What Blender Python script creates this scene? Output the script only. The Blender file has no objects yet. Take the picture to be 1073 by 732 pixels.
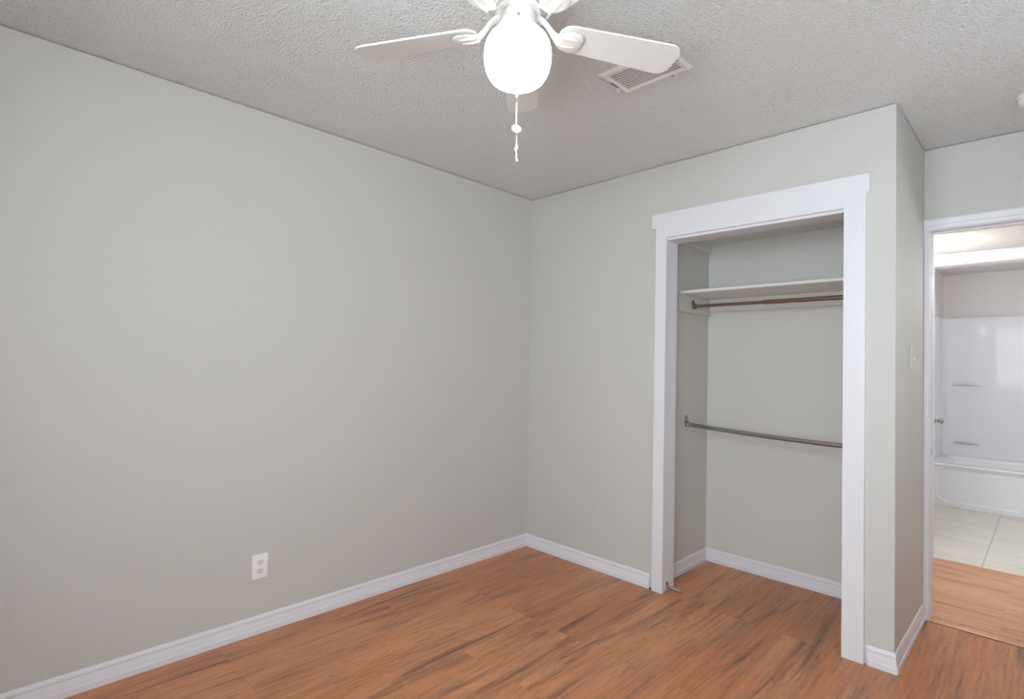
import bpy, bmesh, math, random
from mathutils import Vector, Matrix

random.seed(4)
scn = bpy.context.scene
PI = math.pi

# ------------------------------------------------------------------ camera
cam_data = bpy.data.cameras.new('camera')
cam = bpy.data.objects.new('camera', cam_data)
scn.collection.objects.link(cam)
scn.camera = cam
cam_data.sensor_fit = 'HORIZONTAL'
cam_data.sensor_width = 36.0
cam_data.lens = 36.0 * 568.496 / 1073.0
cam_data.clip_start = 0.01
YAW, PITCH, ROLL = -0.784410, 0.0221456, 0.0195179


def camera_matrix():
    cy, sy = math.cos(YAW), math.sin(YAW)
    f = Vector((sy, cy, 0)); r = Vector((cy, -sy, 0)); u = Vector((0, 0, 1))
    f2 = f * math.cos(PITCH) + u * math.sin(PITCH)
    u2 = u * math.cos(PITCH) - f * math.sin(PITCH)
    r3 = r * math.cos(ROLL) + u2 * math.sin(ROLL)
    u3 = u2 * math.cos(ROLL) - r * math.sin(ROLL)
    m = Matrix((r3, u3, -f2)).transposed().to_4x4()
    m.translation = Vector((2.6255, -2.80625, 1.28586))
    return m


cam.matrix_world = camera_matrix()

# ------------------------------------------------------------------ light
world = bpy.data.worlds.new('world')
scn.world = world
world.use_nodes = True
wbg = world.node_tree.nodes['Background']
wbg.inputs[0].default_value = (0.80, 0.88, 1.0, 1)
wbg.inputs[1].default_value = 1.0


def area(name, loc, rot, sx, sy, watts, col=(1, 1, 1)):
    d = bpy.data.lights.new(name, 'AREA')
    d.shape = 'RECTANGLE'; d.size = sx; d.size_y = sy
    d.energy = watts; d.color = col
    o = bpy.data.objects.new(name, d)
    scn.collection.objects.link(o)
    o.location = loc; o.rotation_euler = rot
    return o


DAY = (0.85, 0.945, 0.995)
area('daylight_rear', (2.25, -3.49, 1.60), (PI / 2, 0, 0), 1.3, 1.3, 92, DAY)          # outside the rear window
area('fill_right', (3.15, -0.45, 1.60), (PI / 2, 0, PI / 2), 0.8, 1.3, 6.5, DAY)      # added light for the closet side wall, outside the made-up right window
GLOBE_L = 2.2
HALL_LAMP_L = 66.0
BATH_W = 29
HALL_FILL_W = 17

scn.view_settings.view_transform = 'Standard'
scn.view_settings.look = 'None'
scn.view_settings.exposure = -0.13
scn.view_settings.gamma = 1.0
scn.view_settings.use_curve_mapping = False
scn.cycles.max_bounces = 16
scn.cycles.diffuse_bounces = 12
scn.cycles.glossy_bounces = 6
scn.cycles.sample_clamp_indirect = 6.0

# ------------------------------------------------------------------ materials


def srgb(r, g, b):
    f = lambda c: (c / 255 / 12.92) if c / 255 <= 0.04045 else ((c / 255 + 0.055) / 1.055) ** 2.4
    return (f(r), f(g), f(b), 1)


def mat(name, col, rough=0.6, metal=0.0, spec=0.5):
    m = bpy.data.materials.new(name)
    m.use_nodes = True
    b = m.node_tree.nodes['Principled BSDF']
    b.inputs['Base Color'].default_value = col
    b.inputs['Roughness'].default_value = rough
    b.inputs['Metallic'].default_value = metal
    b.inputs['Specular IOR Level'].default_value = spec
    return m


def nd(m, t, **kw):
    n = m.node_tree.nodes.new(t)
    for k, v in kw.items():
        if k in n.inputs:
            n.inputs[k].default_value = v
        else:
            setattr(n, k, v)
    return n


def lk(m, a, b):
    m.node_tree.links.new(a, b)


def geo_pos(m):
    return nd(m, 'ShaderNodeNewGeometry').outputs['Position']


def mapped(m, scale, loc=(0, 0, 0), rot=(0, 0, 0)):
    mp = nd(m, 'ShaderNodeMapping')
    mp.inputs['Scale'].default_value = scale
    mp.inputs['Location'].default_value = loc
    mp.inputs['Rotation'].default_value = rot
    lk(m, geo_pos(m), mp.inputs['Vector'])
    return mp.outputs[0]


def bump(m, height, strength, dist):
    b = nd(m, 'ShaderNodeBump')
    b.inputs['Strength'].default_value = strength
    b.inputs['Distance'].default_value = dist
    lk(m, height, b.inputs['Height'])
    lk(m, b.outputs[0], m.node_tree.nodes['Principled BSDF'].inputs['Normal'])


def orange_peel(name, col, rough=0.55, strength=0.35, spec=0.3):
    m = mat(name, col, rough, spec=spec)
    n1 = nd(m, 'ShaderNodeTexNoise', Scale=95.0, Detail=3.0, Roughness=0.5)
    lk(m, geo_pos(m), n1.inputs['Vector'])
    n2 = nd(m, 'ShaderNodeTexNoise', Scale=7.0, Detail=2.0)
    lk(m, geo_pos(m), n2.inputs['Vector'])
    mx = nd(m, 'ShaderNodeMath', operation='MULTIPLY_ADD')
    lk(m, n2.outputs['Fac'], mx.inputs[0]); mx.inputs[1].default_value = 0.6
    lk(m, n1.outputs['Fac'], mx.inputs[2])
    bump(m, mx.outputs[0], strength, 0.004)
    return m


def popcorn(name, col):
    m = mat(name, col, 0.9, spec=0.15)
    pos = geo_pos(m)
    n1 = nd(m, 'ShaderNodeTexNoise', Scale=105.0, Detail=4.0, Roughness=0.65)
    lk(m, pos, n1.inputs['Vector'])
    v = nd(m, 'ShaderNodeTexVoronoi', Scale=120.0)
    lk(m, pos, v.inputs['Vector'])
    big = nd(m, 'ShaderNodeTexNoise', Scale=9.0, Detail=2.0)
    lk(m, pos, big.inputs['Vector'])
    r = nd(m, 'ShaderNodeMapRange'); r.inputs['From Min'].default_value = 0.38; r.inputs['From Max'].default_value = 0.75
    lk(m, n1.outputs['Fac'], r.inputs['Value'])
    s = nd(m, 'ShaderNodeMath', operation='SUBTRACT')
    lk(m, r.outputs[0], s.inputs[0]); lk(m, v.outputs['Distance'], s.inputs[1])
    ma = nd(m, 'ShaderNodeMath', operation='MULTIPLY_ADD')
    lk(m, big.outputs['Fac'], ma.inputs[0]); ma.inputs[1].default_value = 0.8; lk(m, s.outputs[0], ma.inputs[2])
    bump(m, ma.outputs[0], 1.0, 0.0058)
    # small darker pits, gathered in patches
    pit = nd(m, 'ShaderNodeTexNoise', Scale=130.0, Detail=2.0, Roughness=0.6)
    lk(m, pos, pit.inputs['Vector'])
    patch = nd(m, 'ShaderNodeTexNoise', Scale=2.4, Detail=2.0)
    lk(m, pos, patch.inputs['Vector'])
    a1 = nd(m, 'ShaderNodeMapRange'); a1.inputs['From Min'].default_value = 0.62; a1.inputs['From Max'].default_value = 0.72
    lk(m, pit.outputs['Fac'], a1.inputs['Value'])
    a2 = nd(m, 'ShaderNodeMapRange'); a2.inputs['From Min'].default_value = 0.45; a2.inputs['From Max'].default_value = 0.68
    lk(m, patch.outputs['Fac'], a2.inputs['Value'])
    a3 = nd(m, 'ShaderNodeMath', operation='MULTIPLY'); lk(m, a1.outputs[0], a3.inputs[0]); lk(m, a2.outputs[0], a3.inputs[1])
    mx_ = nd(m, 'ShaderNodeMix', data_type='RGBA')
    lk(m, a3.outputs[0], mx_.inputs['Factor']); mx_.inputs[6].default_value = col
    mx_.inputs[7].default_value = (col[0] * 0.42, col[1] * 0.41, col[2] * 0.39, 1)
    lk(m, mx_.outputs[2], m.node_tree.nodes['Principled BSDF'].inputs['Base Color'])
    return m


def wood_floor(name, along_y, base, dark, light, width=0.125, length=1.22, rough=0.36):
    m = mat(name, base, rough, spec=0.45)
    pos = geo_pos(m)
    mp = nd(m, 'ShaderNodeMapping')
    if along_y:
        mp.inputs['Rotation'].default_value = (0, 0, PI / 2)
    lk(m, pos, mp.inputs['Vector'])
    br = nd(m, 'ShaderNodeTexBrick', offset=0.37, offset_frequency=2, squash=1.0)
    br.inputs['Color1'].default_value = (0, 0, 0, 1); br.inputs['Color2'].default_value = (1, 1, 1, 1)
    br.inputs['Mortar'].default_value = (0.5, 0.5, 0.5, 1)
    br.inputs['Scale'].default_value = 1.0
    br.inputs['Mortar Size'].default_value = 0.0006
    br.inputs['Mortar Smooth'].default_value = 0.3
    br.inputs['Brick Width'].default_value = length
    br.inputs['Row Height'].default_value = width
    lk(m, mp.outputs[0], br.inputs['Vector'])
    # shift the grain for each plank
    cmb = nd(m, 'ShaderNodeVectorMath', operation='MULTIPLY_ADD')
    lk(m, br.outputs['Color'], cmb.inputs[0])
    cmb.inputs[1].default_value = (7.3, 3.1, 11.7)
    lk(m, mp.outputs[0], cmb.inputs[2])

    def stretched(sx, sy, scale, detail, rough_, dist=0.0):
        k = nd(m, 'ShaderNodeMapping'); k.inputs['Scale'].default_value = (sx, sy, 1)
        lk(m, cmb.outputs[0], k.inputs['Vector'])
        n = nd(m, 'ShaderNodeTexNoise', Scale=scale, Detail=detail, Roughness=rough_, Distortion=dist)
        lk(m, k.outputs[0], n.inputs['Vector'])
        return n.outputs['Fac']
    streak = stretched(0.62, 7.0, 1.5, 6.0, 0.62, 1.3)
    fine = stretched(2.4, 36.0, 2.0, 4.0, 0.6, 0.6)
    feather = stretched(5.0, 26.0, 1.6, 5.0, 0.65, 2.2)
    broad = stretched(0.7, 3.0, 1.2, 2.0, 0.5)
    # growth rings
    wv = nd(m, 'ShaderNodeTexWave', wave_type='BANDS', bands_direction='Y')
    k = nd(m, 'ShaderNodeMapping'); k.inputs['Scale'].default_value = (0.5, 5.0, 1)
    lk(m, cmb.outputs[0], k.inputs['Vector']); lk(m, k.outputs[0], wv.inputs['Vector'])
    wv.inputs['Scale'].default_value = 2.2; wv.inputs['Distortion'].default_value = 9.0
    wv.inputs['Detail'].default_value = 3.0; wv.inputs['Detail Scale'].default_value = 1.3

    def ramp(fac, lo, hi):
        r = nd(m, 'ShaderNodeMapRange', interpolation_type='SMOOTHSTEP')
        r.inputs['From Min'].default_value = lo; r.inputs['From Max'].default_value = hi
        lk(m, fac, r.inputs['Value'])
        return r.outputs[0]

    def mix(fac, a, b, amt):
        mu = nd(m, 'ShaderNodeMath', operation='MULTIPLY'); mu.inputs[1].default_value = amt
        lk(m, fac, mu.inputs[0])
        x = nd(m, 'ShaderNodeMix', data_type='RGBA')
        lk(m, mu.outputs[0], x.inputs['Factor'])
        for s, v in ((6, a), (7, b)):
            if isinstance(v, tuple):
                x.inputs[s].default_value = v
            else:
                lk(m, v, x.inputs[s])
        return x.outputs[2]
    c = mix(ramp(broad, 0.35, 0.65), base, light, 0.75)
    c = mix(ramp(streak, 0.47, 0.72), c, dark, 0.88)
    c = mix(ramp(feather, 0.50, 0.70), c, dark, 0.46)
    c = mix(ramp(fine, 0.42, 0.78), c, dark, 0.50)
    c = mix(ramp(wv.outputs['Fac'], 0.2, 0.9), c, light, 0.22)
    c = mix(br.outputs['Color'], c, dark, 0.13)
    c = mix(br.outputs['Fac'], c, (dark[0] * 0.45, dark[1] * 0.45, dark[2] * 0.45, 1), 0.35)
    b = m.node_tree.nodes['Principled BSDF']
    lk(m, c, b.inputs['Base Color'])
    inv = nd(m, 'ShaderNodeMath', operation='MULTIPLY_ADD')
    lk(m, br.outputs['Fac'], inv.inputs[0]); inv.inputs[1].default_value = -2.0
    lk(m, fine, inv.inputs[2])
    bump(m, inv.outputs[0], 0.12, 0.002)
    return m


M = {}
M['wall'] = orange_peel('wall_paint', srgb(198, 197, 194))
M['wall_bath'] = orange_peel('bathroom_wall_paint', srgb(212, 208, 208), 0.5, 0.2)
M['closet_wall'] = orange_peel('closet_wall_paint', srgb(206, 205, 201), 0.55, 0.3)
M['ceiling'] = popcorn('popcorn_ceiling', srgb(243, 244, 243))
M['ceiling_smooth'] = orange_peel('smooth_ceiling_paint', srgb(222, 220, 216), 0.7, 0.2)
M['floor'] = wood_floor('wood_laminate', True, srgb(190, 121, 80), srgb(96, 70, 62), srgb(214, 148, 104), width=0.155)
M['hall_floor'] = wood_floor('hall_wood_laminate_lit', False, srgb(210, 152, 113), srgb(160, 110, 82), srgb(224, 173, 136), width=0.155)  # bedroom wood in paler colours, with the hall's light painted in
M['strip'] = wood_floor('threshold_wood', False, srgb(204, 150, 112), srgb(152, 104, 78), srgb(216, 166, 128), width=0.4)

m = mat('trim_paint', srgb(222, 222, 227), 0.38, spec=0.4)
n = nd(m, 'ShaderNodeTexNoise', Scale=120.0, Detail=2.0)
lk(m, mapped(m, (1, 1, 0.35)), n.inputs['Vector'])
bump(m, n.outputs['Fac'], 0.25, 0.0015)
M['trim'] = m
M['white'] = mat('white_plastic', srgb(236, 236, 238), 0.35)
M['fan_white'] = mat('fan_white_enamel', srgb(228, 227, 225), 0.42)
M['ivory'] = mat('receptacle_plastic', srgb(222, 222, 224), 0.4)
M['switch'] = mat('switch_plastic', srgb(204, 203, 200), 0.45)
M['slot'] = mat('dark_slot', srgb(42, 40, 38), 0.7)
M['vent'] = mat('vent_enamel', srgb(226, 226, 224), 0.45)
M['vent_dark'] = mat('vent_shadow_box', srgb(104, 102, 99), 0.7)
M['vent_slat'] = mat('vent_slat_enamel', srgb(214, 214, 212), 0.5)
M['bronze'] = mat('brown_bronze', srgb(146, 132, 120), 0.24, 0.9)
M['steel'] = mat('grey_steel', srgb(168, 171, 176), 0.22, 0.95)
M['chrome'] = mat('chrome', srgb(205, 205, 208), 0.18, 1.0)
M['strike'] = mat('bright_chrome', srgb(245, 245, 248), 0.25, 0.15)
M['nickel'] = mat('satin_nickel', srgb(168, 166, 164), 0.25, 1.0)
M['shelf'] = mat('shelf_paint', srgb(226, 226, 226), 0.45)
M['tub'] = mat('tub_enamel', srgb(226, 228, 231), 0.14, spec=0.3)
M['surround'] = mat('surround_acrylic', srgb(222, 224, 229), 0.07, spec=0.10)
M['dark'] = mat('dark_gap', srgb(50, 42, 38), 0.9)
M['glass'] = mat('window_glass', (1, 1, 1, 1), 0.0)
M['glass'].node_tree.nodes['Principled BSDF'].inputs['Transmission Weight'].default_value = 1.0
M['glass'].node_tree.nodes['Principled BSDF'].inputs['IOR'].default_value = 1.01


def emitter(name, col, strength):
    m = mat(name, (0.9, 0.9, 0.9, 1), 0.25)
    b = m.node_tree.nodes['Principled BSDF']
    b.inputs['Emission Color'].default_value = col
    b.inputs['Emission Strength'].default_value = strength
    return m


M['globe'] = emitter('lit_opal_glass', (1.0, 0.97, 0.93, 1), GLOBE_L)
M['hall_globe'] = emitter('lit_hall_glass', (1.0, 0.96, 0.90, 1), HALL_LAMP_L)

# bathroom floor tile: long pale planks with soft streaks
m = mat('pale_tile', srgb(206, 203, 194), 0.42)
k = mapped(m, (1.6, 6.0, 1.0))
n = nd(m, 'ShaderNodeTexNoise', Scale=2.0, Detail=5.0, Roughness=0.6, Distortion=0.7)
lk(m, k, n.inputs['Vector'])
cr = nd(m, 'ShaderNodeValToRGB')
cr.color_ramp.elements[0].position = 0.32; cr.color_ramp.elements[0].color = srgb(200, 197, 188)
cr.color_ramp.elements[1].position = 0.68; cr.color_ramp.elements[1].color = srgb(216, 213, 205)
lk(m, n.outputs['Fac'], cr.inputs['Fac'])
br = nd(m, 'ShaderNodeTexBrick', offset=0.0)
br.inputs['Color1'].default_value = (0, 0, 0, 1); br.inputs['Color2'].default_value = (0, 0, 0, 1)
br.inputs['Mortar'].default_value = (1, 1, 1, 1)
br.inputs['Scale'].default_value = 1.0; br.inputs['Mortar Size'].default_value = 0.004
br.inputs['Brick Width'].default_value = 0.61; br.inputs['Row Height'].default_value = 1.83
k2 = mapped(m, (1, 1, 1), (-2.292 + 0.61 * 4, -1.92, 0))
lk(m, k2, br.inputs['Vector'])
mx = nd(m, 'ShaderNodeMix', data_type='RGBA')
lk(m, br.outputs['Fac'], mx.inputs['Factor'])
lk(m, cr.outputs['Color'], mx.inputs[6]); mx.inputs[7].default_value = srgb(168, 166, 158)
lk(m, mx.outputs[2], m.node_tree.nodes['Principled BSDF'].inputs['Base Color'])
M['tile'] = m

# ------------------------------------------------------------------ mesh helpers


def box(bm, x0, x1, y0, y1, z0, z1, bev=0.0):
    vs = [bm.verts.new(v) for v in ((x0, y0, z0), (x1, y0, z0), (x1, y1, z0), (x0, y1, z0),
                                    (x0, y0, z1), (x1, y0, z1), (x1, y1, z1), (x0, y1, z1))]
    fs = [bm.faces.new([vs[i] for i in q]) for q in
          ((3, 2, 1, 0), (4, 5, 6, 7), (0, 1, 5, 4), (1, 2, 6, 5), (2, 3, 7, 6), (3, 0, 4, 7))]
    if bev:
        es = list({e for f in fs for e in f.edges})
        bmesh.ops.bevel(bm, geom=es, offset=bev, segments=2, profile=0.6, affect='EDGES', clamp_overlap=True)


def loft(bm, rings, closed=True, caps=True):
    """rings: lists of points with equal counts"""
    vr = [[bm.verts.new(p) for p in r] for r in rings]
    n = len(vr[0])
    for a, b in zip(vr[:-1], vr[1:]):
        for i in range(n if closed else n - 1):
            j = (i + 1) % n
            bm.faces.new((a[i], a[j], b[j], b[i]))
    if caps and closed:
        bm.faces.new(vr[0][::-1]); bm.faces.new(vr[-1])
    return vr


def lathe(bm, prof, cx=0, cy=0, seg=40, caps=True):
    rings = []
    for r, z in prof:
        rings.append([(cx + r * math.cos(2 * PI * i / seg), cy + r * math.sin(2 * PI * i / seg), z) for i in range(seg)])
    loft(bm, rings, True, caps)


def tube(bm, pts, rad, seg=10, caps=True):
    pts = [Vector(p) for p in pts]
    rads = rad if isinstance(rad, (list, tuple)) else [rad] * len(pts)
    rings = []
    t0 = (pts[1] - pts[0]).normalized()
    a = t0.orthogonal().normalized()
    for i, p in enumerate(pts):
        if i == 0: t = t0
        elif i == len(pts) - 1: t = (pts[-1] - pts[-2]).normalized()
        else: t = ((pts[i + 1] - p).normalized() + (p - pts[i - 1]).normalized()).normalized()
        a = (a - t * a.dot(t)).normalized()
        b = t.cross(a)
        rings.append([p + (a * math.cos(2 * PI * k / seg) + b * math.sin(2 * PI * k / seg)) * rads[i] for k in range(seg)])
    loft(bm, rings, True, caps)


def extrude_profile(bm, prof, frame0, frame1):
    """prof: (u, v) points; frame: function (u, v) -> point at each end"""
    loft(bm, [[frame0(u, v) for u, v in prof], [frame1(u, v) for u, v in prof]])


def new():
    return bmesh.new()


def obj(name, bm, material, parent=None, smooth=None, origin=None, **props):
    bmesh.ops.recalc_face_normals(bm, faces=bm.faces[:])
    me = bpy.data.meshes.new(name)
    if origin is not None:
        bmesh.ops.translate(bm, verts=bm.verts[:], vec=-Vector(origin))
    bm.to_mesh(me); bm.free()
    me.materials.append(material)
    o = bpy.data.objects.new(name, me)
    scn.collection.objects.link(o)
    if origin is not None:
        o.location = origin
    if smooth is not None:
        for p in me.polygons:
            p.use_smooth = True
        me.set_sharp_from_angle(angle=math.radians(smooth))
    if parent is not None:
        o.parent = parent
        o.matrix_parent_inverse = Matrix.Translation(parent.location).inverted() if parent.parent is None \
            else Matrix.Identity(4)
    for k_, v_ in props.items():
        o[k_] = v_
    return o


def struct(name, bm, material, **kw):
    return obj(name, bm, material, kind='structure', **kw)


def empty(name, loc, label, cat, group=None):
    o = bpy.data.objects.new(name, None)
    scn.collection.objects.link(o)
    o.location = loc
    o.empty_display_size = 0.05
    o['label'] = label; o['category'] = cat
    if group: o['group'] = group
    return o


# ------------------------------------------------------------------ dimensions
H = 2.44                 # ceiling
GAP = 0.0048             # crack between the walls and the ceiling texture
W = 2.147                # end of the closet wall
D = 0.722                # doorway wall, room face
RX = 3.02                # right wall
RY = -3.36               # rear wall
CX0, CX1 = 0.992, 2.035  # closet inside
CB = 0.685               # closet back wall
OX0, OX1 = 1.060, 1.960  # closet opening
OZ = 2.012
CT = 0.13                # closet front wall thickness
DJ = 2.1735              # door jamb face
DZ = 2.010
HZ = 2.074               # hall ceiling
HY0, HY1 = 0.84, 1.885
BY = 2.0
BX0, BX1 = 1.795, 3.32
BH = 2.292               # bathroom ceiling
TY = 3.75                # tub front
TB = 4.50                # bathroom back wall

# ------------------------------------------------------------------ room shell
b = new(); box(b, -0.12, RX + 0.12, RY - 0.12, 0.79, -0.06, 0.0); struct('floor', b, M['floor'])
b = new(); box(b, 0.5, 4.6, 0.79, BY - 0.11, -0.06, 0.0); struct('floor_hall', b, M['hall_floor'])
b = new(); box(b, BX0 - 0.3, BX1 + 0.3, BY - 0.11, TB + 0.12, -0.06, 0.0); struct('floor_bathroom', b, M['tile'])
b = new(); box(b, -0.12, RX + 0.12, RY - 0.12, D + 0.04, H, H + 0.1); struct('ceiling', b, M['ceiling'])
b = new(); box(b, CX0 - 0.05, CX1 + 0.05, CT - 0.0, CB + 0.02, 2.088, 2.13); struct('ceiling_closet', b, M['ceiling_smooth'])
b = new(); box(b, 0.5, 4.6, HY0 - 0.02, HY1 + 0.02, HZ, HZ + 0.08); struct('ceiling_hall', b, M['ceiling'])
b = new(); box(b, BX0 - 0.1, BX1 + 0.1, BY - 0.02, TB + 0.1, BH, BH + 0.08); struct('ceiling_bathroom', b, M['ceiling_smooth'])

T = H - GAP
b = new(); box(b, -0.12, 0.0, RY - 0.12, 0.13, 0, T); struct('wall_left', b, M['wall'])
b = new()
box(b, -0.12, OX0, 0.0, CT, 0, T)
box(b, OX1, W, 0.0, CT, 0, T)
box(b, OX0, OX1, 0.0, CT, OZ, T)
struct('wall_back', b, M['wall'])
b = new(); box(b, CX0 - 0.1, CX0, CT, D + 0.05, 0, T); struct('wall_closet_left', b, M['closet_wall'])
b = new(); box(b, CX1, W, CT, D + 0.05, 0, T); struct('wall_closet_right', b, M['wall'])
b = new(); box(b, CX0, CX1, CB, D, 0, T); struct('wall_closet_back', b, M['closet_wall'])
DJR = 2.935
b = new()
box(b, 0.5, DJ - 0.02, D, HY0, 0, T)
box(b, DJR + 0.02, 4.6, D, HY0, 0, T)
box(b, DJ - 0.02, DJR + 0.02, D, HY0, DZ + 0.02, T)
struct('wall_doorway', b, M['wall'])
# right wall with an added window, made up to light the closet side wall
b = new()
wy0, wy1, wz0, wz1 = -0.85, -0.05, 0.95, 2.25
box(b, RX, RX + 0.12, RY - 0.12, wy0, 0, T); box(b, RX, RX + 0.12, wy1, D, 0, T)
box(b, RX, RX + 0.12, wy0, wy1, 0, wz0); box(b, RX, RX + 0.12, wy0, wy1, wz1, T)
struct('wall_right', b, M['wall'])
# rear wall with a window behind the camera
b = new()
vx0, vx1 = 1.6, 2.9
box(b, 0, vx0, RY - 0.12, RY, 0, T); box(b, vx1, RX, RY - 0.12, RY, 0, T)
box(b, vx0, vx1, RY - 0.12, RY, 0, wz0); box(b, vx0, vx1, RY - 0.12, RY, wz1, T)
struct('wall_rear', b, M['wall'])


def window(name, horizontal, a0, a1, face, outward):
    """sash window: frame, meeting rail and sill; a0..a1 along the wall"""
    def bx(bm, s0, s1, d0, d1, z0, z1):
        lo, hi = sorted((face + outward * d0, face + outward * d1))
        if horizontal: box(bm, s0, s1, lo, hi, z0, z1, 0.003)
        else: box(bm, lo, hi, s0, s1, z0, z1, 0.003)
    e = new()
    for s0, s1, z0, z1 in ((a0, a0 + 0.05, wz0, wz1), (a1 - 0.05, a1, wz0, wz1), (a0 + 0.05, a1 - 0.05, wz1 - 0.05, wz1),
                           (a0 + 0.05, a1 - 0.05, wz0, wz0 + 0.05), (a0 + 0.05, a1 - 0.05, 1.58, 1.62)):
        bx(e, s0, s1, 0.05, 0.10, z0, z1)
    o = struct(name, e, M['white'])
    e = new(); bx(e, a0 - 0.04, a1 + 0.04, -0.03, 0.05, wz0 - 0.022, wz0 - 0.001)
    obj('window_sill', e, M['trim'], o)
    return o


window('window_1', True, vx0, vx1, RY, -1)
window('added_window', False, wy0, wy1, RX, 1)  # added window, only there for the side wall's light

# hall and bathroom shell
b = new(); box(b, 0.4, 0.5, HY0, HY1, 0, HZ + 0.05); struct('wall_hall_left', b, M['wall'])
b = new(); box(b, 4.6, 4.7, HY0, HY1, 0, HZ + 0.05); struct('wall_hall_right', b, M['wall'])
BJ0, BJ1, BJZ = 2.033, 2.745, 2.004
b = new()
box(b, 0.4, BJ0 - 0.02, HY1, BY, 0, BH + 0.05); box(b, BJ1 + 0.02, 4.7, HY1, BY, 0, BH + 0.05)
box(b, BJ0 - 0.02, BJ1 + 0.02, HY1, BY, BJZ + 0.02, BH + 0.05)
struct('wall_hall_far', b, M['wall'])
b = new(); box(b, BX0 - 0.1, BX0, BY, TB, 0, BH - 0.002); struct('wall_bathroom_left', b, M['wall_bath'])
b = new(); box(b, BX1, BX1 + 0.1, BY, TB, 0, BH - 0.002); struct('wall_bathroom_right', b, M['wall_bath'])
b = new(); box(b, BX0 - 0.1, BX1 + 0.1, TB, TB + 0.1, 0, BH - 0.002); struct('wall_bathroom_back', b, M['wall_bath'])

# ------------------------------------------------------------------ baseboards
BBH = 0.082
BBP = [(0, 0), (0.0140, 0), (0.0140, 0.023), (0.0132, 0.0255), (0.0112, 0.0265), (0.0108, 0.030), (0.0092, 0.042), (0.0068, 0.056), (0.0062, 0.061), (0.0078, 0.0635), (0.0078, 0.068), (0.0060, 0.076), (0.0035, BBH), (0, BBH)]


def baseboard(name, p0, p1, normal, m0=0.0, m1=0.0, side=None):
    """board along p0->p1 standing off the wall along `normal`; m0/m1 mitre: +1 grows with depth, -1 shrinks"""
    p0 = Vector((*p0, 0)); p1 = Vector((*p1, 0)); n_ = Vector((*normal, 0)); t = (p1 - p0).normalized()
    e = new()
    extrude_profile(e, BBP,
                    lambda u, v: p0 + n_ * u - t * (u * m0) + Vector((0, 0, v)),
                    lambda u, v: p1 + n_ * u + t * (u * m1) + Vector((0, 0, v)))
    return e


b = baseboard('', (0, 0), (0, RY), (1, 0), -1, -1); struct('baseboard_left', b, M['trim'])
b = baseboard('', (0, 0), (0.982, 0), (0, -1), -1, 0); struct('baseboard_back', b, M['trim'])
b = baseboard('', (2.041, 0), (W, 0), (0, -1), -0.9, 1); struct('baseboard_corner', b, M['trim'])
b = baseboard('', (W, 0), (W, D - 0.022), (1, 0), 1, 0); struct('baseboard_side', b, M['trim'])
b = baseboard('', (CX0, CT), (CX0, CB), (1, 0), 0, -1); struct('baseboard_closet_left', b, M['trim'])
b = baseboard('', (CX0, CB), (CX1, CB), (0, -1), -1, -1); struct('baseboard_closet_back', b, M['trim'])
b = baseboard('', (CX1, CB), (CX1, CT), (-1, 0), -1, 0); struct('baseboard_closet_right', b, M['trim'])
b = baseboard('', (0, RY), (RX, RY), (0, 1), -1, -1); struct('baseboard_rear', b, M['trim'])
b = baseboard('', (RX, RY), (RX, D - 0.03), (-1, 0), -1, 0); struct('baseboard_right', b, M['trim'])
b = new(); box(b, 0.9825, 0.999, -0.0115, -0.001, 0.0, 0.006); struct('notch_shade', b, M['dark'])     # dark strip painted as the shade in the notch beside the closet casing

# ------------------------------------------------------------------ closet casing
LX0, LX1, RX0, RX1 = 1.002, 1.069, 1.954, 2.038
b = new(); box(b, LX0, LX1, -0.020, 0.0, 0.0, OZ - 0.002, 0.0)
cas = struct('trim_1', b, M['trim'])
b = new(); box(b, RX0, RX1, -0.020, 0.0, 0.0, OZ - 0.002, 0.0); obj('casing_board', b, M['trim'], cas)
b = new()
head = [(LX0, OZ - 0.002), (RX1, OZ - 0.002), (RX1, 2.066), (2.046, 2.068), (2.053, 2.074), (2.053, 2.142), (2.046, 2.150), (0.984, 2.150), (0.974, 2.140), (0.974, 2.074), (0.980, 2.068), (LX0, 2.066)]
loft(b, [[(x, 0.0, z) for x, z in head], [(x, -0.020, z) for x, z in head]])
obj('casing_head', b, M['trim'], cas)
# jamb lining
b = new(); box(b, OX0 - 0.001, OX0 + 0.003, 0.0, CT - 0.006, 0, OZ, 0.0015); obj('jamb_board', b, M['trim'], cas)
b = new(); box(b, OX1 - 0.003, OX1 + 0.001, 0.0, CT - 0.006, 0, OZ, 0.0015); obj('jamb_board', b, M['trim'], cas)
b = new(); box(b, OX0, OX1, 0.0, CT, OZ - 0.016, OZ + 0.001, 0.0015); obj('jamb_board', b, M['trim'], cas)

# ------------------------------------------------------------------ bedroom door frame
b = new()


def casing_profile_v(bm, x0, x1, yf, z1, flip=False):
    prof = [(x0, yf + 0.020), (x0, yf + 0.004), (x0 + (x1 - x0) * 0.18, yf), (x0 + (x1 - x0) * 0.55, yf + 0.002),
            (x0 + (x1 - x0) * 0.62, yf + 0.006), (x0 + (x1 - x0) * 0.9, yf + 0.007), (x1, yf + 0.011), (x1, yf + 0.020)]
    loft(bm, [[(x, y, 0.0) for x, y in prof], [(x, y, z1) for x, y in prof]])


def casing_profile_h(bm, x0, x1, yf, z0, z1):
    h = z1 - z0
    prof = [(z1, yf + 0.020), (z1, yf + 0.004), (z1 - h * 0.15, yf), (z1 - h * 0.58, yf + 0.002), (z1 - h * 0.64, yf + 0.006),
            (z1 - h * 0.92, yf + 0.007), (z0, yf + 0.011), (z0, yf + 0.020)]
    loft(bm, [[(x0, y, z) for z, y in prof], [(x1, y, z) for z, y in prof]])


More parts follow.
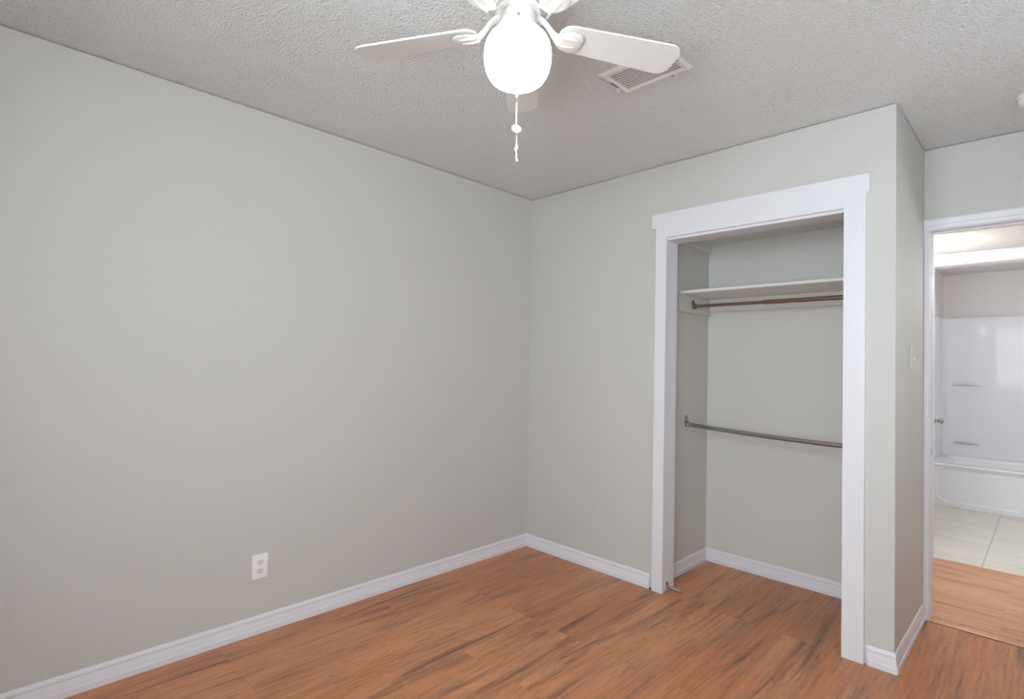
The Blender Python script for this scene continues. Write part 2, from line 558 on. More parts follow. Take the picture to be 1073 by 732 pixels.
casing_profile_v(b, W, DJ - 0.002, D - 0.020, DZ)
door1 = struct('door_1', b, M['trim'])
b = new(); casing_profile_v(b, DJR + 0.055, DJR + 0.002, D - 0.020, DZ); obj('casing_board', b, M['trim'], door1)
b = new(); casing_profile_h(b, W, DJR + 0.055, D - 0.020, DZ, 2.068); obj('casing_head', b, M['trim'], door1)
for x0, x1 in ((DJ - 0.018, DJ), (DJR, DJR + 0.018)):
    b = new(); box(b, x0, x1, D, HY0, 0, DZ, 0.001); obj('jamb_board', b, M['trim'], door1)
b = new(); box(b, DJ, DJR, D, HY0, DZ - 0.002, DZ + 0.018, 0.001); obj('jamb_board', b, M['trim'], door1)
b = new(); box(b, DJ, DJ + 0.0022, D + 0.046, D + 0.082, 0, DZ - 0.002, 0.001); obj('door_stop_strip', b, M['trim'], door1)
b = new(); box(b, DJ, DJR, D + 0.046, D + 0.082, DZ - 0.010, DZ - 0.002, 0.001); obj('door_stop_strip', b, M['trim'], door1)
# hall side casing
for x0, x1, z0, z1 in ((DJ - 0.062, DJ - 0.004, 0, DZ), (DJR + 0.004, DJR + 0.062, 0, DZ), (DJ - 0.062, DJR + 0.062, DZ, 2.066)):
    b = new(); box(b, x0, x1, HY0, HY0 + 0.014, z0, z1, 0.002); obj('casing_board', b, M['trim'], door1)
# strike plate on the left jamb
b = new()
pts = []
for i in range(24):
    a = 2 * PI * i / 24
    pts.append((D + 0.028 + 0.0155 * math.copysign(abs(math.cos(a)) ** 0.75, math.cos(a)), 0.857 + 0.037 * math.copysign(abs(math.sin(a)) ** 0.75, math.sin(a))))
loft(b, [[(DJ - 0.0005, y, z) for y, z in pts], [(DJ + 0.0018, y, z) for y, z in pts]])
sp = obj('strike_plate', b, M['strike'], door1, label='chrome strike plate')
b = new(); box(b, DJ + 0.0012, DJ + 0.0022, D + 0.020, D + 0.034, 0.842, 0.872); obj('latch_hole', b, M['slot'], sp)
sp.matrix_parent_inverse = Matrix.Identity(4)

# ------------------------------------------------------------------ bathroom door frame and door
b = new(); box(b, BJ0 - 0.062, BJ0 - 0.004, HY1 - 0.016, HY1, 0, BJZ, 0.003)
door2 = struct('door_2', b, M['trim'])
b = new(); box(b, BJ1 + 0.004, BJ1 + 0.062, HY1 - 0.016, HY1, 0, BJZ, 0.003); obj('casing_board', b, M['trim'], door2)
b = new(); box(b, BJ0 - 0.062, BJ1 + 0.062, HY1 - 0.016, HY1, BJZ + 0.0005, HZ - 0.001, 0.003); obj('casing_head', b, M['trim'], door2)
for x0, x1 in ((BJ0 - 0.018, BJ0), (BJ1, BJ1 + 0.018)):
    b = new(); box(b, x0, x1, HY1 - 0.004, BY, 0, BJZ, 0.001); obj('jamb_board', b, M['trim'], door2)
b = new(); box(b, BJ0, BJ1, HY1 - 0.004, BY, BJZ - 0.006, BJZ + 0.014, 0.003); obj('jamb_board', b, M['trim'], door2)

# the open door leaf, swung back into the bathroom
hinge = Vector((BJ0 - 0.016, BY + 0.012, 0))
free = Vector((1.948, 2.668, 0))
t = (free - hinge).normalized(); nrm = Vector((t.y, -t.x, 0))     # towards +x
leaf = new()


def leaf_pt(s, d, z):
    return hinge + t * s + nrm * d + Vector((0, 0, z))


L_ = (free - hinge).length
v = [leaf.verts.new(leaf_pt(s, d, z)) for z in (0.012, 1.995) for s, d in ((0, -0.035), (L_, -0.035), (L_, 0), (0, 0))]
for q in ((0, 1, 2, 3), (4, 5, 6, 7), (0, 1, 5, 4), (1, 2, 6, 5), (2, 3, 7, 6), (3, 0, 4, 7)):
    leaf.faces.new([v[i] for i in q])
door3 = obj('bathroom_door', leaf, M['trim'], None, label='white bathroom door swung open beyond the hall, only its edge and knob showing', category='door')
kb = new()
lathe(kb, [(0.030, 0.0), (0.031, 0.004), (0.026, 0.010), (0.011, 0.014), (0.010, 0.026), (0.021, 0.032), (0.027, 0.044), (0.025, 0.056), (0.015, 0.061), (0.004, 0.062)], seg=28)
for v_ in kb.verts:
    s, q, d = v_.co.x, v_.co.y, v_.co.z
    v_.co = leaf_pt(L_ - 0.062 + s, d, 0.885 + q)
obj('door_knob', kb, M['nickel'], door3, smooth=35, label='satin metal knob')

# ------------------------------------------------------------------ threshold strips
b = new()
prof = [(0.706, 0.0005), (0.708, 0.006), (0.716, 0.0085), (0.745, 0.0085), (0.756, 0.006), (0.760, 0.0005)]
loft(b, [[(DJ + 0.001, y, z) for y, z in prof], [(DJR, y, z) for y, z in prof]])
obj('threshold_strip', b, M['strip'], label='wooden threshold strip on the floor under the bedroom doorway', category='threshold', origin=(DJ, 0.733, 0))
b = new(); box(b, DJ + 0.001, DJR, 0.699, 0.7055, 0.0, 0.0012); struct('gap_shade', b, M['dark'])  # dark strip laid as the shade of the gap before the threshold
b = new()
prof = [(1.868, 0.0005), (1.871, 0.0045), (1.885, 0.006), (1.902, 0.0045), (1.908, 0.0005)]
loft(b, [[(BJ0 + 0.002, y, z) for y, z in prof], [(BJ1 - 0.001, y, z) for y, z in prof]])
obj('threshold_strip', b, M['strip'], label='narrow wooden threshold strip between hall boards and bathroom tile', category='threshold', origin=(BJ0, 1.888, 0))

# ------------------------------------------------------------------ closet fittings
# strip of trim round the top and the cleat that carries the shelf
b = new(); box(b, CX0, CX0 + 0.014, CT + 0.002, CB, 2.038, 2.0875, 0.002); struct('trim_3', b, M['ceiling_smooth'])
b = new(); box(b, CX0, CX0 + 0.016, 0.262, CB, 1.612, 1.724, 0.003)
struct('trim_4', b, M['closet_wall'])
b = new(); box(b, CX1 - 0.016, CX1, 0.262, CB, 1.612, 1.724, 0.003)
struct('trim_5', b, M['closet_wall'])
b = new(); box(b, CX0 + 0.016, CX1 - 0.016, CB - 0.016, CB, 1.640, 1.724, 0.003)
struct('trim_6', b, M['closet_wall'])

b = new()
prof = []
for i in range(7):
    a = PI / 2 + PI * i / 6
    prof.append((0.302 + 0.010 * math.cos(a), 1.735 + 0.010 * math.sin(a)))
prof += [(CB - 0.001, 1.725), (CB - 0.001, 1.745)]
x0, x1 = CX0 + 0.001, CX1 - 0.001
loft(b, [[(x0, y, z) for y, z in prof], [(x1, y, z) for y, z in prof]])
obj('closet_shelf', b, M['shelf'], label='white painted board shelf across the top of the closet', category='shelf', smooth=40, origin=(1.5, 0.49, 1.725))


def flange(bm, x, y, z, ry, rz, off=0.0, th=0.006, sgn=1):
    n_ = 24
    r0 = [(x, y + ry * math.cos(2 * PI * i / n_), z + off + rz * math.sin(2 * PI * i / n_)) for i in range(n_)]
    r1 = [(x + sgn * th * 0.7, p[1], p[2]) for p in r0]
    r2 = [(x + sgn * th, y + (p[1] - y) * 0.85, z + off + (p[2] - z - off) * 0.85) for p in r0]
    loft(bm, [r0, r1, r2])


# upper rod: bronze, in two telescoping diameters
ur = empty('closet_rod', (CX0, 0.43, 1.655), 'straight brown bronze closet rod close under the white shelf', 'rod', 'closet hanging rods')
b = new(); tube(b, [(CX0 + 0.018, 0.43, 1.657), (1.46, 0.43, 1.657)], 0.0105, 16); obj('rod', b, M['bronze'], ur, smooth=40)
b = new(); tube(b, [(1.44, 0.43, 1.657), (1.442, 0.43, 1.657), (CX1 - 0.018, 0.43, 1.657)], [0.0112, 0.0132, 0.0132], 16); obj('rod_sleeve', b, M['bronze'], ur, smooth=40)
for x, sg in ((CX0 + 0.016, 1), (CX1 - 0.016, -1)):
    b = new(); flange(b, x, 0.43, 1.657, 0.016, 0.030, 0.012, 0.006, sg)
    tube(b, [(x + sg * 0.004, 0.43, 1.657), (x + sg * 0.022, 0.43, 1.657)], 0.0165, 16)
    obj('flange', b, M['bronze'], ur, smooth=35)
# lower rod: grey steel, sagging
lr = empty('closet_rod', (CX0, 0.388, 0.92), 'sagging grey steel closet rod at waist height, lower of the two rods', 'rod', 'closet hanging rods')
zl0, zl1, sag = 0.916, 0.886, 0.014
zz = lambda s: zl0 + (zl1 - zl0) * s - 4 * sag * s * (1 - s) * 0.75
pts = [(CX0 + 0.006 + (CX1 - CX0 - 0.012) * i / 24, 0.388, zz(i / 24)) for i in range(25)]
b = new(); tube(b, pts, 0.0130, 16); obj('rod', b, M['steel'], lr, smooth=40)
for x, sg, z in ((CX0, 1, zl0), (CX1, -1, zl1)):
    b = new(); flange(b, x, 0.388, z, 0.020, 0.037, 0.018, 0.006, sg)
    tube(b, [(x + sg * 0.004, 0.388, z), (x + sg * 0.020, 0.388, z)], 0.0165, 16)
    obj('flange', b, M['steel'], lr, smooth=35)

# small chrome guide low on the left jamb
gd = empty('door_guide', (OX0 + 0.003, 0.05, 0.03), 'small chrome peg sticking out low on the left closet jamb', 'door guide')
b = new(); flange(b, OX0 + 0.003, 0.045, 0.031, 0.013, 0.021, 0, 0.004, 1); obj('base_plate', b, M['nickel'], gd, smooth=35)
b = new(); tube(b, [(OX0 + 0.006, 0.044, 0.026), (OX0 + 0.060, 0.044, 0.020), (OX0 + 0.090, 0.044, 0.017)], [0.0095, 0.0095, 0.0085], 14); obj('peg', b, M['chrome'], gd, smooth=40)

# ------------------------------------------------------------------ power outlet on the left wall
OY, OZ_ = -1.815, 0.308
ol = empty('power_outlet', (0, OY, OZ_), 'white duplex power outlet low on the long left wall', 'outlet')
b = new(); box(b, 0.0, 0.0065, OY - 0.036, OY + 0.036, OZ_ - 0.0575, OZ_ + 0.0575, 0.003); obj('cover_plate', b, M['white'], ol, smooth=35)
for s in (1, -1):
    zc = OZ_ + s * 0.0195
    pts = []
    for i in range(28):
        a = 2 * PI * i / 28
        pts.append((OY + 0.0172 * math.cos(a), zc + max(-0.0125, min(0.0125, 0.0172 * math.sin(a)))))
    b = new(); loft(b, [[(0.005, y, z) for y, z in pts], [(0.0085, y, z) for y, z in pts]])
    rc = obj('receptacle', b, M['ivory'], ol)
    for dy, hh in ((-0.0065, 0.0042), (0.0065, 0.0034)):
        b = new(); box(b, 0.0078, 0.0089, OY + dy - 0.0013, OY + dy + 0.0013, zc + 0.0035 - hh, zc + 0.0035 + hh); o = obj('slot', b, M['slot'], rc)
        o.matrix_parent_inverse = Matrix.Translation(ol.location).inverted() @ Matrix.Translation(ol.location)
    b = new(); pts = [(OY + 0.0026 * math.cos(2 * PI * i / 12), zc - 0.0075 + 0.0026 * math.sin(2 * PI * i / 12)) for i in range(12)]
    loft(b, [[(0.0078, y, z) for y, z in pts], [(0.0089, y, z) for y, z in pts]]); obj('ground_hole', b, M['slot'], rc)
b = new(); pts = [(OY + 0.003 * math.cos(2 * PI * i / 12), OZ_ + 0.003 * math.sin(2 * PI * i / 12)) for i in range(12)]
loft(b, [[(0.006, y, z) for y, z in pts], [(0.0075, y, z) for y, z in pts]]); obj('screw', b, M['ivory'], ol)

# ------------------------------------------------------------------ light switch on the closet side wall
SY, SZ = 0.369, 1.338
sw = empty('light_switch', (W, SY, SZ), 'white toggle light switch on the narrow wall beside the doorway', 'light switch')
b = new(); box(b, W, W + 0.006, SY - 0.035, SY + 0.035, SZ - 0.0575, SZ + 0.0575, 0.0025); obj('cover_plate', b, M['switch'], sw, smooth=35)
b = new(); box(b, W + 0.005, W + 0.016, SY - 0.005, SY + 0.005, SZ - 0.009, SZ + 0.004, 0.002); obj('toggle', b, M['switch'], sw)
for s in (1, -1):
    b = new(); pts = [(SY + 0.003 * math.cos(2 * PI * i / 12), SZ + s * 0.030 + 0.003 * math.sin(2 * PI * i / 12)) for i in range(12)]
    loft(b, [[(W + 0.0055, y, z) for y, z in pts], [(W + 0.007, y, z) for y, z in pts]]); obj('screw', b, M['nickel'], sw)

# ------------------------------------------------------------------ ceiling vent
vx, vy = (1.336, 1.640), (-1.060, -0.855)
vt = empty('ceiling_vent', (1.488, -0.957, H), 'white louvred air vent on the ceiling behind a fan blade', 'vent')
b = new()
fw = 0.030
ix0, ix1, iy0, iy1 = vx[0] + fw, vx[1] - fw, vy[0] + fw, vy[1] - fw


def rect(x0, x1, y0, y1, z):
    return [(x0, y0, z), (x1, y0, z), (x1, y1, z), (x0, y1, z)]


loft(b, [rect(vx[0], vx[1], vy[0], vy[1], H), rect(vx[0] + 0.001, vx[1] - 0.001, vy[0] + 0.001, vy[1] - 0.001, H - 0.004),
         rect(vx[0] + 0.012, vx[1] - 0.012, vy[0] + 0.012, vy[1] - 0.012, H - 0.0105), rect(ix0 - 0.004, ix1 + 0.004, iy0 - 0.004, iy1 + 0.004, H - 0.0105),
         rect(ix0, ix1, iy0, iy1, H - 0.007), rect(ix0, ix1, iy0, iy1, H - 0.001)], caps=False)
obj('frame', b, M['vent'], vt)
b = new(); box(b, ix0, ix1, iy0, iy1, H - 0.0014, H - 0.0004); obj('shade_backing', b, M['vent_dark'], vt)  # dark sheet painted as the shade behind the slats
b = new()
ns = 9
for i in range(ns):
    yc = iy0 + (iy1 - iy0) * (i + 0.5) / ns
    a = math.radians(14)
    dy, dz = 0.0044 * math.cos(a), 0.0044 * math.sin(a)
    q = [(yc - dy, H - 0.0060 + dz * 0.8), (yc + dy, H - 0.0060 - dz * 0.8), (yc + dy + 0.0008, H - 0.0053 - dz * 0.8), (yc - dy + 0.0008, H - 0.0053 + dz * 0.8)]
    loft(b, [[(ix0, y, z) for y, z in q], [(ix1, y, z) for y, z in q]])
obj('slat', b, M['vent_slat'], vt)
b = new(); box(b, vx[0] + 0.012, vx[0] + 0.0165, -0.985, -0.925, H - 0.012, H - 0.009); obj('lever_slot', b, M['slot'], vt)
b = new(); box(b, vx[0] + 0.010, vx[0] + 0.016, -0.936, -0.926, H - 0.030, H - 0.009, 0.002); obj('lever', b, M['vent'], vt)
for x, y in ((1.352, -0.958), (1.624, -0.958), (1.560, -0.869)):
    b = new(); lathe(b, [(0.0045, H - 0.0095), (0.0042, H - 0.012), (0.002, H - 0.0128)], x, y, 14); obj('screw', b, M['nickel'], vt)

# ------------------------------------------------------------------ smoke detector
sd = empty('smoke_detector', (2.586, 0.305, H), 'round white smoke detector on the ceiling before the doorway wall', 'smoke detector')
b = new(); lathe(b, [(0.070, H), (0.070, H - 0.008), (0.068, H - 0.010)], 2.586, 0.305, 40); obj('base', b, M['white'], sd, smooth=35)
b = new(); lathe(b, [(0.064, H - 0.0100), (0.064, H - 0.026), (0.058, H - 0.034), (0.040, H - 0.038), (0.012, H - 0.039)], 2.586, 0.305, 40); obj('cover', b, M['white'], sd, smooth=35)

# ------------------------------------------------------------------ ceiling fan
HX, HYF = 1.4993, -1.6778
fan = empty('ceiling_fan', (HX, HYF, H), 'white five-blade ceiling fan with a lit round glass globe', 'ceiling fan')
b = new(); lathe(b, [(0.075, H), (0.085, H - 0.010), (0.088, H - 0.028), (0.100, H - 0.036), (0.104, H - 0.052), (0.104, H - 0.078), (0.100, H - 0.086), (0.096, H - 0.087), (0.094, H - 0.080), (0.070, H - 0.080)], HX, HYF, 56)
obj('motor_housing', b, M['fan_white'], fan, smooth=35)
b = new(); lathe(b, [(0.098, H - 0.098), (0.101, H - 0.101), (0.101, H - 0.106), (0.097, H - 0.109), (0.093, H - 0.106), (0.093, H - 0.101)], HX, HYF, 56, caps=False)
for v_ in []: pass
obj('trim_ring', b, M['fan_white'], fan, smooth=50)
b = new(); lathe(b, [(0.048, H - 0.080), (0.048, H - 0.100), (0.066, H - 0.104), (0.066, H - 0.118), (0.056, H - 0.122)], HX, HYF, 48)
obj('rotor', b, M['fan_white'], fan, smooth=35)
b = new(); lathe(b, [(0.044, H - 0.118), (0.0535, H - 0.124), (0.0545, H - 0.150), (0.0600, H - 0.158), (0.0610, H - 0.178), (0.056, H - 0.180)], HX, HYF, 48)
sh = obj('switch_housing', b, M['fan_white'], fan, smooth=35)
tc = Vector((0.7065, -0.7077, 0))       # towards the camera's corner
for k in range(3):
    a = math.atan2(tc.y, tc.x) + math.radians(8) + k * 2 * PI / 3
    d_ = Vector((math.cos(a), math.sin(a), 0))
    c_ = Vector((HX, HYF, H - 0.168))
    b = new(); tube(b, [c_ + d_ * 0.058, c_ + d_ * 0.068, c_ + d_ * 0.0685, c_ + d_ * 0.076], [0.0018, 0.0018, 0.0048, 0.0044], 12)
    obj('thumb_screw', b, M['fan_white'], fan, smooth=35)
# opal globe
gz = [(0.048, 2.276), (0.053, 2.274), (0.060, 2.268), (0.073, 2.258), (0.086, 2.245), (0.0945, 2.230), (0.0992, 2.213), (0.1008, 2.196), (0.1000, 2.180),
      (0.0978, 2.164), (0.0940, 2.149), (0.0885, 2.136), (0.0805, 2.124), (0.069, 2.1145), (0.054, 2.108), (0.036, 2.1045), (0.016, 2.1035)]
b = new(); lathe(b, gz, HX, HYF, 56); obj('glass_globe', b, M['globe'], fan, smooth=60, label='lit opal glass globe')

BZ, SLOPE = 2.277, 0.195
OFFS = {0: -1.5, 1: 1.8, -1: 1.2, 2: 0.0, -2: 0.0}


def blade_mesh(top):
    """outline in (r, t): tapered blade with rounded ends"""
    out = []
    r0, r1, w0, w1, cr, c0 = 0.128, 0.540, 0.049, 0.0625, 0.042, 0.040

    def arc(cx, cy, r, a0, a1, n_=6):
        return [(cx + r * math.cos(math.radians(a0 + (a1 - a0) * i / n_)), cy + r * math.sin(math.radians(a0 + (a1 - a0) * i / n_))) for i in range(n_ + 1)]
    out += arc(r1 - cr, w1 - cr, cr, 88, 0)
    out += arc(r1 - cr, -w1 + cr, cr, 0, -88)
    out += arc(r0 + c0, -w0 + c0, c0, -92, -180)
    out += arc(r0 + c0, w0 - c0, c0, 180, 92)
    return out


for k in (0, 1, -1, 2, -2):
    ang = math.radians(133.63 + 72 * k + OFFS[k])
    er = Vector((math.cos(ang), math.sin(ang), 0)); et = Vector((-math.sin(ang), math.cos(ang), 0))
    base = Vector((HX, HYF, 0))

    def P(r, t_, dz=0.0):
        return base + er * r + et * t_ + Vector((0, 0, BZ - SLOPE * t_ + dz))
    b = new()
    oc = blade_mesh(0)
    sc_ = [(r * 0.997 + 0.001, t_ * 0.985) for r, t_ in oc]
    loft(b, [[P(r, t_, 0.000) for r, t_ in sc_], [P(r, t_, 0.0015) for r, t_ in oc], [P(r, t_, 0.0045) for r, t_ in oc], [P(r, t_, 0.006) for r, t_ in sc_]])
    bl = obj('blade', b, M['fan_white'], fan)
    # blade iron: a curved arm that widens into a scoop-shaped holder under the blade's root
    b = new()
    arm = [(0.056, 2.322, 0.011, 0.006), (0.075, 2.318, 0.010, 0.006), (0.092, 2.304, 0.0105, 0.0055), (0.108, 2.285, 0.012, 0.005), (0.122, 2.272, 0.016, 0.005),
           (0.136, 2.268, 0.026, 0.0045), (0.150, 2.268, 0.034, 0.004), (0.168, 2.268, 0.038, 0.004), (0.184, 2.2685, 0.037, 0.004), (0.198, 2.269, 0.030, 0.0035), (0.206, 2.270, 0.016, 0.003)]
    rings = []
    for r, z, hw, th in arm:
        f_ = min(1.0, max(0.0, (r - 0.08) / 0.05))
        ring = []
        for tt, hh in ((-1, 0.4), (-0.8, 1), (0.8, 1), (1, 0.4), (1, -0.4), (0.75, -1), (-0.75, -1), (-1, -0.4)):
            t_ = tt * hw
            ring.append(base + er * r + et * t_ + Vector((0, 0, z - SLOPE * t_ * f_ + hh * th * 0.9)))
        rings.append(ring)
    loft(b, rings)
    iron = obj('blade_iron', b, M['fan_white'], fan, smooth=40)
    b = new()
    # raised rib down the holder and its two screws
    tube(b, [P(0.128, 0.014, -0.0125), P(0.150, 0.016, -0.0135), P(0.186, 0.014, -0.0115)], [0.0035, 0.0045, 0.002], 10)
    tube(b, [P(0.128, -0.014, -0.0125), P(0.150, -0.016, -0.0135), P(0.186, -0.014, -0.0115)], [0.0035, 0.0045, 0.002], 10)
    rib = obj('rib', b, M['fan_white'], iron, smooth=50); rib.matrix_parent_inverse = Matrix.Identity(4)

# pull chain of the lamp: over the front of the globe, ending in a rod and a tilted oval pendant
hub = Vector((HX, HYF, 0))
cp = lambda r, z, side=0.0: hub + tc * r + Vector((0.7077, 0.7065, 0)) * side + Vector((0, 0, z))
b = new()
tube(b, [cp(0.052, 2.288), cp(0.060, 2.284), cp(0.064, 2.276)], [0.004, 0.004, 0.003], 10)
tube(b, [cp(0.064, 2.276), cp(0.084, 2.258), cp(0.0985, 2.236), cp(0.1035, 2.21), cp(0.104, 2.15), cp(0.104, 2.02), cp(0.104, 2.003)], 0.0007, 6)
chain = obj('pull_chain', b, M['nickel'], fan, smooth=60, label='beaded lamp pull chain')


def sub(name, bm, material, parent, **kw):
    o = obj(name, bm, material, parent, **kw)
    o.matrix_parent_inverse = Matrix.Identity(4)
    return o


b = new(); lathe(b, [(0.0012, 2.046), (0.0026, 2.043), (0.0026, 2.030), (0.0045, 2.026), (0.0045, 2.020), (0.0015, 2.017)], cp(0.104, 0).x, cp(0.104, 0).y, 14)
sub('connector', b, M['fan_white'], chain, smooth=40)
b = new(); lathe(b, [(0.0010, 2.004), (0.0022, 2.001), (0.0024, 1.944), (0.0012, 1.940)], cp(0.104, 0).x, cp(0.104, 0).y, 14)
sub('pull_rod', b, M['fan_white'], chain, smooth=40)
# oval pendant, a flattened egg tilted to the right
b = new()
ctr = cp(0.104, 1.9305, 0.001)
axu = Vector((0.7077, 0.7065, 0)); axv = Vector((0, 0, 1))
th = math.radians(-22)
e1 = axu * math.cos(th) + axv * math.sin(th); e2 = -axu * math.sin(th) + axv * math.cos(th); e3 = tc
rings = []
for i in range(1, 12):
    a = PI * i / 12
    rr = math.sin(a); zz_ = math.cos(a)
    rings.append([ctr + e1 * (0.0150 * rr * math.cos(q)) + e2 * (0.0112 * rr * math.sin(q)) + e3 * (0.0085 * zz_) for q in [2 * PI * j / 24 for j in range(24)]])
loft(b, rings)
sub('pendant', b, M['fan_white'], chain, smooth=60)
# the other chain, for the fan's speed, with a knotted tassel end below the pendant
b = new()
tube(b, [cp(0.052, 2.286, -0.006), cp(0.062, 2.283, -0.006), cp(0.1005, 2.236, -0.003), cp(0.1065, 2.205, -0.001), cp(0.118, 2.10, 0.001), cp(0.1185, 1.93, 0.001), cp(0.1185, 1.905, 0.001)], 0.0005, 6)
fc = obj('pull_chain', b, M['fan_white'], fan, smooth=60, label='white fan-speed pull cord with a frayed tassel end')
b = new()
px_ = 0.1185
z_list = [1.906, 1.898, 1.889, 1.880, 1.872, 1.866, 1.858, 1.852, 1.845, 1.838, 1.832]
s_list = [0.001, 0.0018, 0.0012, 0.0022, 0.001, 0.0018, 0.0008, 0.0022, 0.0012, 0.003, 0.001]
r_list = [0.0007, 0.0014, 0.0018, 0.0026, 0.0028, 0.0016, 0.0014, 0.0022, 0.0026, 0.0018, 0.0006]
tube(b, [cp(px_, z, s) for z, s in zip(z_list, s_list)], r_list, 8)
tube(b, [cp(px_, 1.884, 0.002), cp(px_, 1.873, 0.0055), cp(px_, 1.868, 0.004)], [0.0010, 0.0012, 0.0005], 6)
tube(b, [cp(px_, 1.878, 0.0), cp(px_, 1.866, -0.004), cp(px_, 1.862, -0.002)], [0.0010, 0.0012, 0.0005], 6)
tube(b, [cp(px_, 1.846, 0.002), cp(px_, 1.838, 0.006), cp(px_, 1.834, 0.005)], [0.0010, 0.0012, 0.0005], 6)
sub('tassel', b, M['fan_white'], fc, smooth=60)

# ------------------------------------------------------------------ bathtub and surround
tub = empty('bathtub', (2.55, 4.1, 0), 'glossy white bathtub with a panelled apron beyond the hall', 'bathtub')
tx0, tx1 = BX0 + 0.001, BX1 - 0.001
# apron with a rounded recessed panel
b = new()


def rrect(x0, x1, z0, z1, r, n_=6):
    pts = []
    for cx, cz, a0 in ((x1 - r, z1 - r, 0), (x0 + r, z1 - r, 90), (x0 + r, z0 + r, 180), (x1 - r, z0 + r, 270)):
        for i in range(n_ + 1):
            a = math.radians(a0 + 90 * i / n_)
            pts.append((cx + r * math.cos(a), cz + r * math.sin(a)))
    return pts


o1 = rrect(tx0, tx1, 0.001, 0.375, 0.0004)
o2 = rrect(tx0 + 0.035, tx1 - 0.035, 0.045, 0.362, 0.085)
o3 = rrect(tx0 + 0.047, tx1 - 0.047, 0.057, 0.350, 0.075)
loft(b, [[(x, TY + 0.03, z) for x, z in o1], [(x, TY, z) for x, z in o1], [(x, TY, z) for x, z in o2], [(x, TY + 0.008, z) for x, z in o3]])
obj('apron', b, M['tub'], tub, smooth=30)
b = new()
prof = [(TY + 0.004, 0.372), (TY - 0.008, 0.376), (TY - 0.013, 0.386), (TY - 0.008, 0.397), (TY + 0.004, 0.401), (TY + 0.075, 0.400), (TY + 0.098, 0.390), (TY + 0.125, 0.34),
        (TY + 0.185, 0.10), (TY + 0.22, 0.07), (TB - 0.20, 0.07), (TB - 0.16, 0.10), (TB - 0.09, 0.36), (TB - 0.075, 0.392), (TB - 0.06, 0.400), (TB - 0.004, 0.402),
        (TB - 0.004, 0.372), (TB - 0.11, 0.372), (TB - 0.18, 0.05), (TY + 0.18, 0.05), (TY + 0.09, 0.372)]
loft(b, [[(tx0, y, z) for y, z in prof], [(tx1, y, z) for y, z in prof]])
obj('basin', b, M['tub'], tub, smooth=40)
for xo, sg in ((tx0, 1), (tx1, -1)):
    b = new()
    slope = [(xo, 0.06), (xo, 0.4005), (xo + sg * 0.045, 0.4005), (xo + sg * 0.062, 0.396), (xo + sg * 0.080, 0.380), (xo + sg * 0.20, 0.10), (xo + sg * 0.25, 0.06)]
    loft(b, [[(x, TY + 0.05, z) for x, z in slope], [(x, TB - 0.05, z) for x, z in slope]])
    obj('end_wall', b, M['tub'], tub, smooth=40)

SZ0, SZ1 = 0.4025, 1.829
yaw = math.tan(math.radians(1.25))
ss = empty('tub_surround', (2.55, TB, SZ0), 'glossy white moulded shower surround standing above the bathtub', 'shower surround')
b = new()
path = [(BX0 + 0.004, TY + 0.002), (BX0 + 0.004, TB - 0.17), (BX0 + 0.004, TB - 0.13)]
for i in range(7):
    a = PI + (-PI / 2) * i / 6
    path.append((BX0 + 0.074 + 0.07 * math.cos(a), TB - 0.115 + 0.07 * math.sin(a)))
for i in (0.25, 1, 2, 3, 4, 5, 6, 7, 8, 9, 10, 11):
    x = BX0 + 0.074 + (BX1 - BX0 - 0.148) * i / 12
    path.append((x, TB - 0.045 + (x - BX0) * yaw))
path += [(BX1 - 0.06, TB - 0.014), (BX1 - 0.004, TB - 0.06), (BX1 - 0.004, TY + 0.002)]
rings = []
for z, d_ in ((SZ0, 0), (SZ1 - 0.040, 0), (SZ1 - 0.014, 0), (SZ1 - 0.004, 0.001), (SZ1, 0.003)):
    rings.append([(x - (d_ if x < BX0 + 0.01 else 0), y + (d_ if y > TB - 0.1 else 0), z) for x, y in path])
loft(b, rings, closed=False)
obj('wall_panel', b, M['surround'], ss, smooth=40)


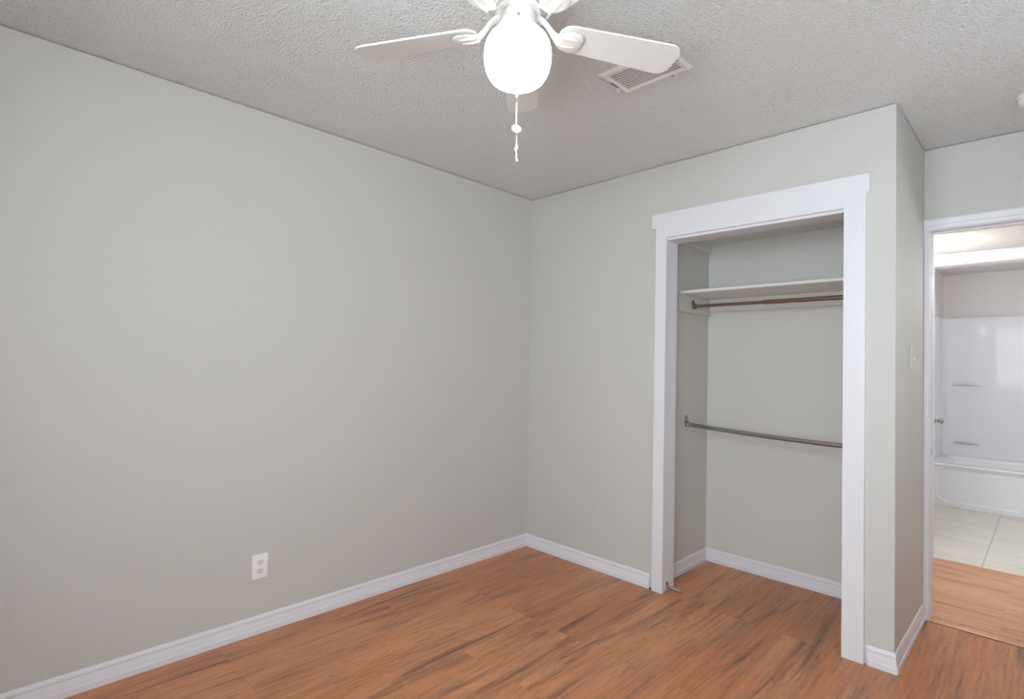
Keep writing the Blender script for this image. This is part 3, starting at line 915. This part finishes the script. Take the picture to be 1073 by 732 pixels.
def ledge(zc, x0, x1):
    e = new()
    rings_ = []
    for i in range(17):
        s = i / 16
        x = x0 + (x1 - x0) * s
        yb = TB - 0.045 + (x - BX0) * yaw + 0.003
        tp = max(0.03, 1 - (2 * s - 1) ** 2)
        dep = 0.050 * tp ** 0.8
        arch = 0.018 * tp
        up = 0.050 * tp ** 0.5
        rings_.append([(x, yb, zc + up), (x, yb - dep * 0.30, zc + up * 0.8 + arch * 0.2), (x, yb - dep * 0.75, zc + up * 0.55 + arch * 0.4), (x, yb - dep, zc + up * 0.30 + arch * 0.7), (x, yb - dep * 0.9, zc + arch), (x, yb - dep * 0.5, zc - 0.006 * tp + arch * 0.9), (x, yb, zc - 0.014 * tp + arch * 0.8)])
    loft(e, rings_)
    return e


obj('soap_ledge', ledge(1.122, 1.865, 2.125), M['surround'], ss, smooth=50)
obj('soap_ledge', ledge(0.532, 1.880, 2.105), M['surround'], ss, smooth=50)

# ------------------------------------------------------------------ lamps of the hall and the bathroom, plus an added hall fill
hl = empty('ceiling_light', (1.985, 1.42, HZ), 'lit globe lamp under the hall ceiling, mirrored in the shower surround', 'ceiling light')
b = new(); lathe(b, [(0.060, HZ), (0.060, HZ - 0.014), (0.016, HZ - 0.026), (0.010, HZ - 0.034), (0.010, HZ - 0.115), (0.034, HZ - 0.122), (0.036, HZ - 0.140)], 1.985, 1.42, 32); obj('base', b, M['fan_white'], hl, smooth=35)
b = new(); lathe(b, [(0.034, HZ - 0.138), (0.062, HZ - 0.155), (0.078, HZ - 0.190), (0.078, HZ - 0.215), (0.060, HZ - 0.252), (0.02, HZ - 0.268)], 1.985, 1.42, 32)
obj('glass_globe', b, M['hall_globe'], hl, smooth=60)
hd = bpy.data.lights.new('hall_fill', 'POINT')
hd.energy = HALL_FILL_W; hd.shadow_soft_size = 0.08; hd.color = (1.0, 0.98, 0.95)
ho = bpy.data.objects.new('hall_fill', hd)
scn.collection.objects.link(ho); ho.location = (3.35, 1.36, 1.80)  # added unseen light that brightens the hall floor, no fixture here
bd = bpy.data.lights.new('bathroom_lamp', 'POINT')
bd.energy = BATH_W; bd.shadow_soft_size = 0.10; bd.color = (0.965, 0.985, 1.0)
bo = bpy.data.objects.new('bathroom_lamp', bd)
scn.collection.objects.link(bo); bo.location = (2.95, 2.45, 1.95)
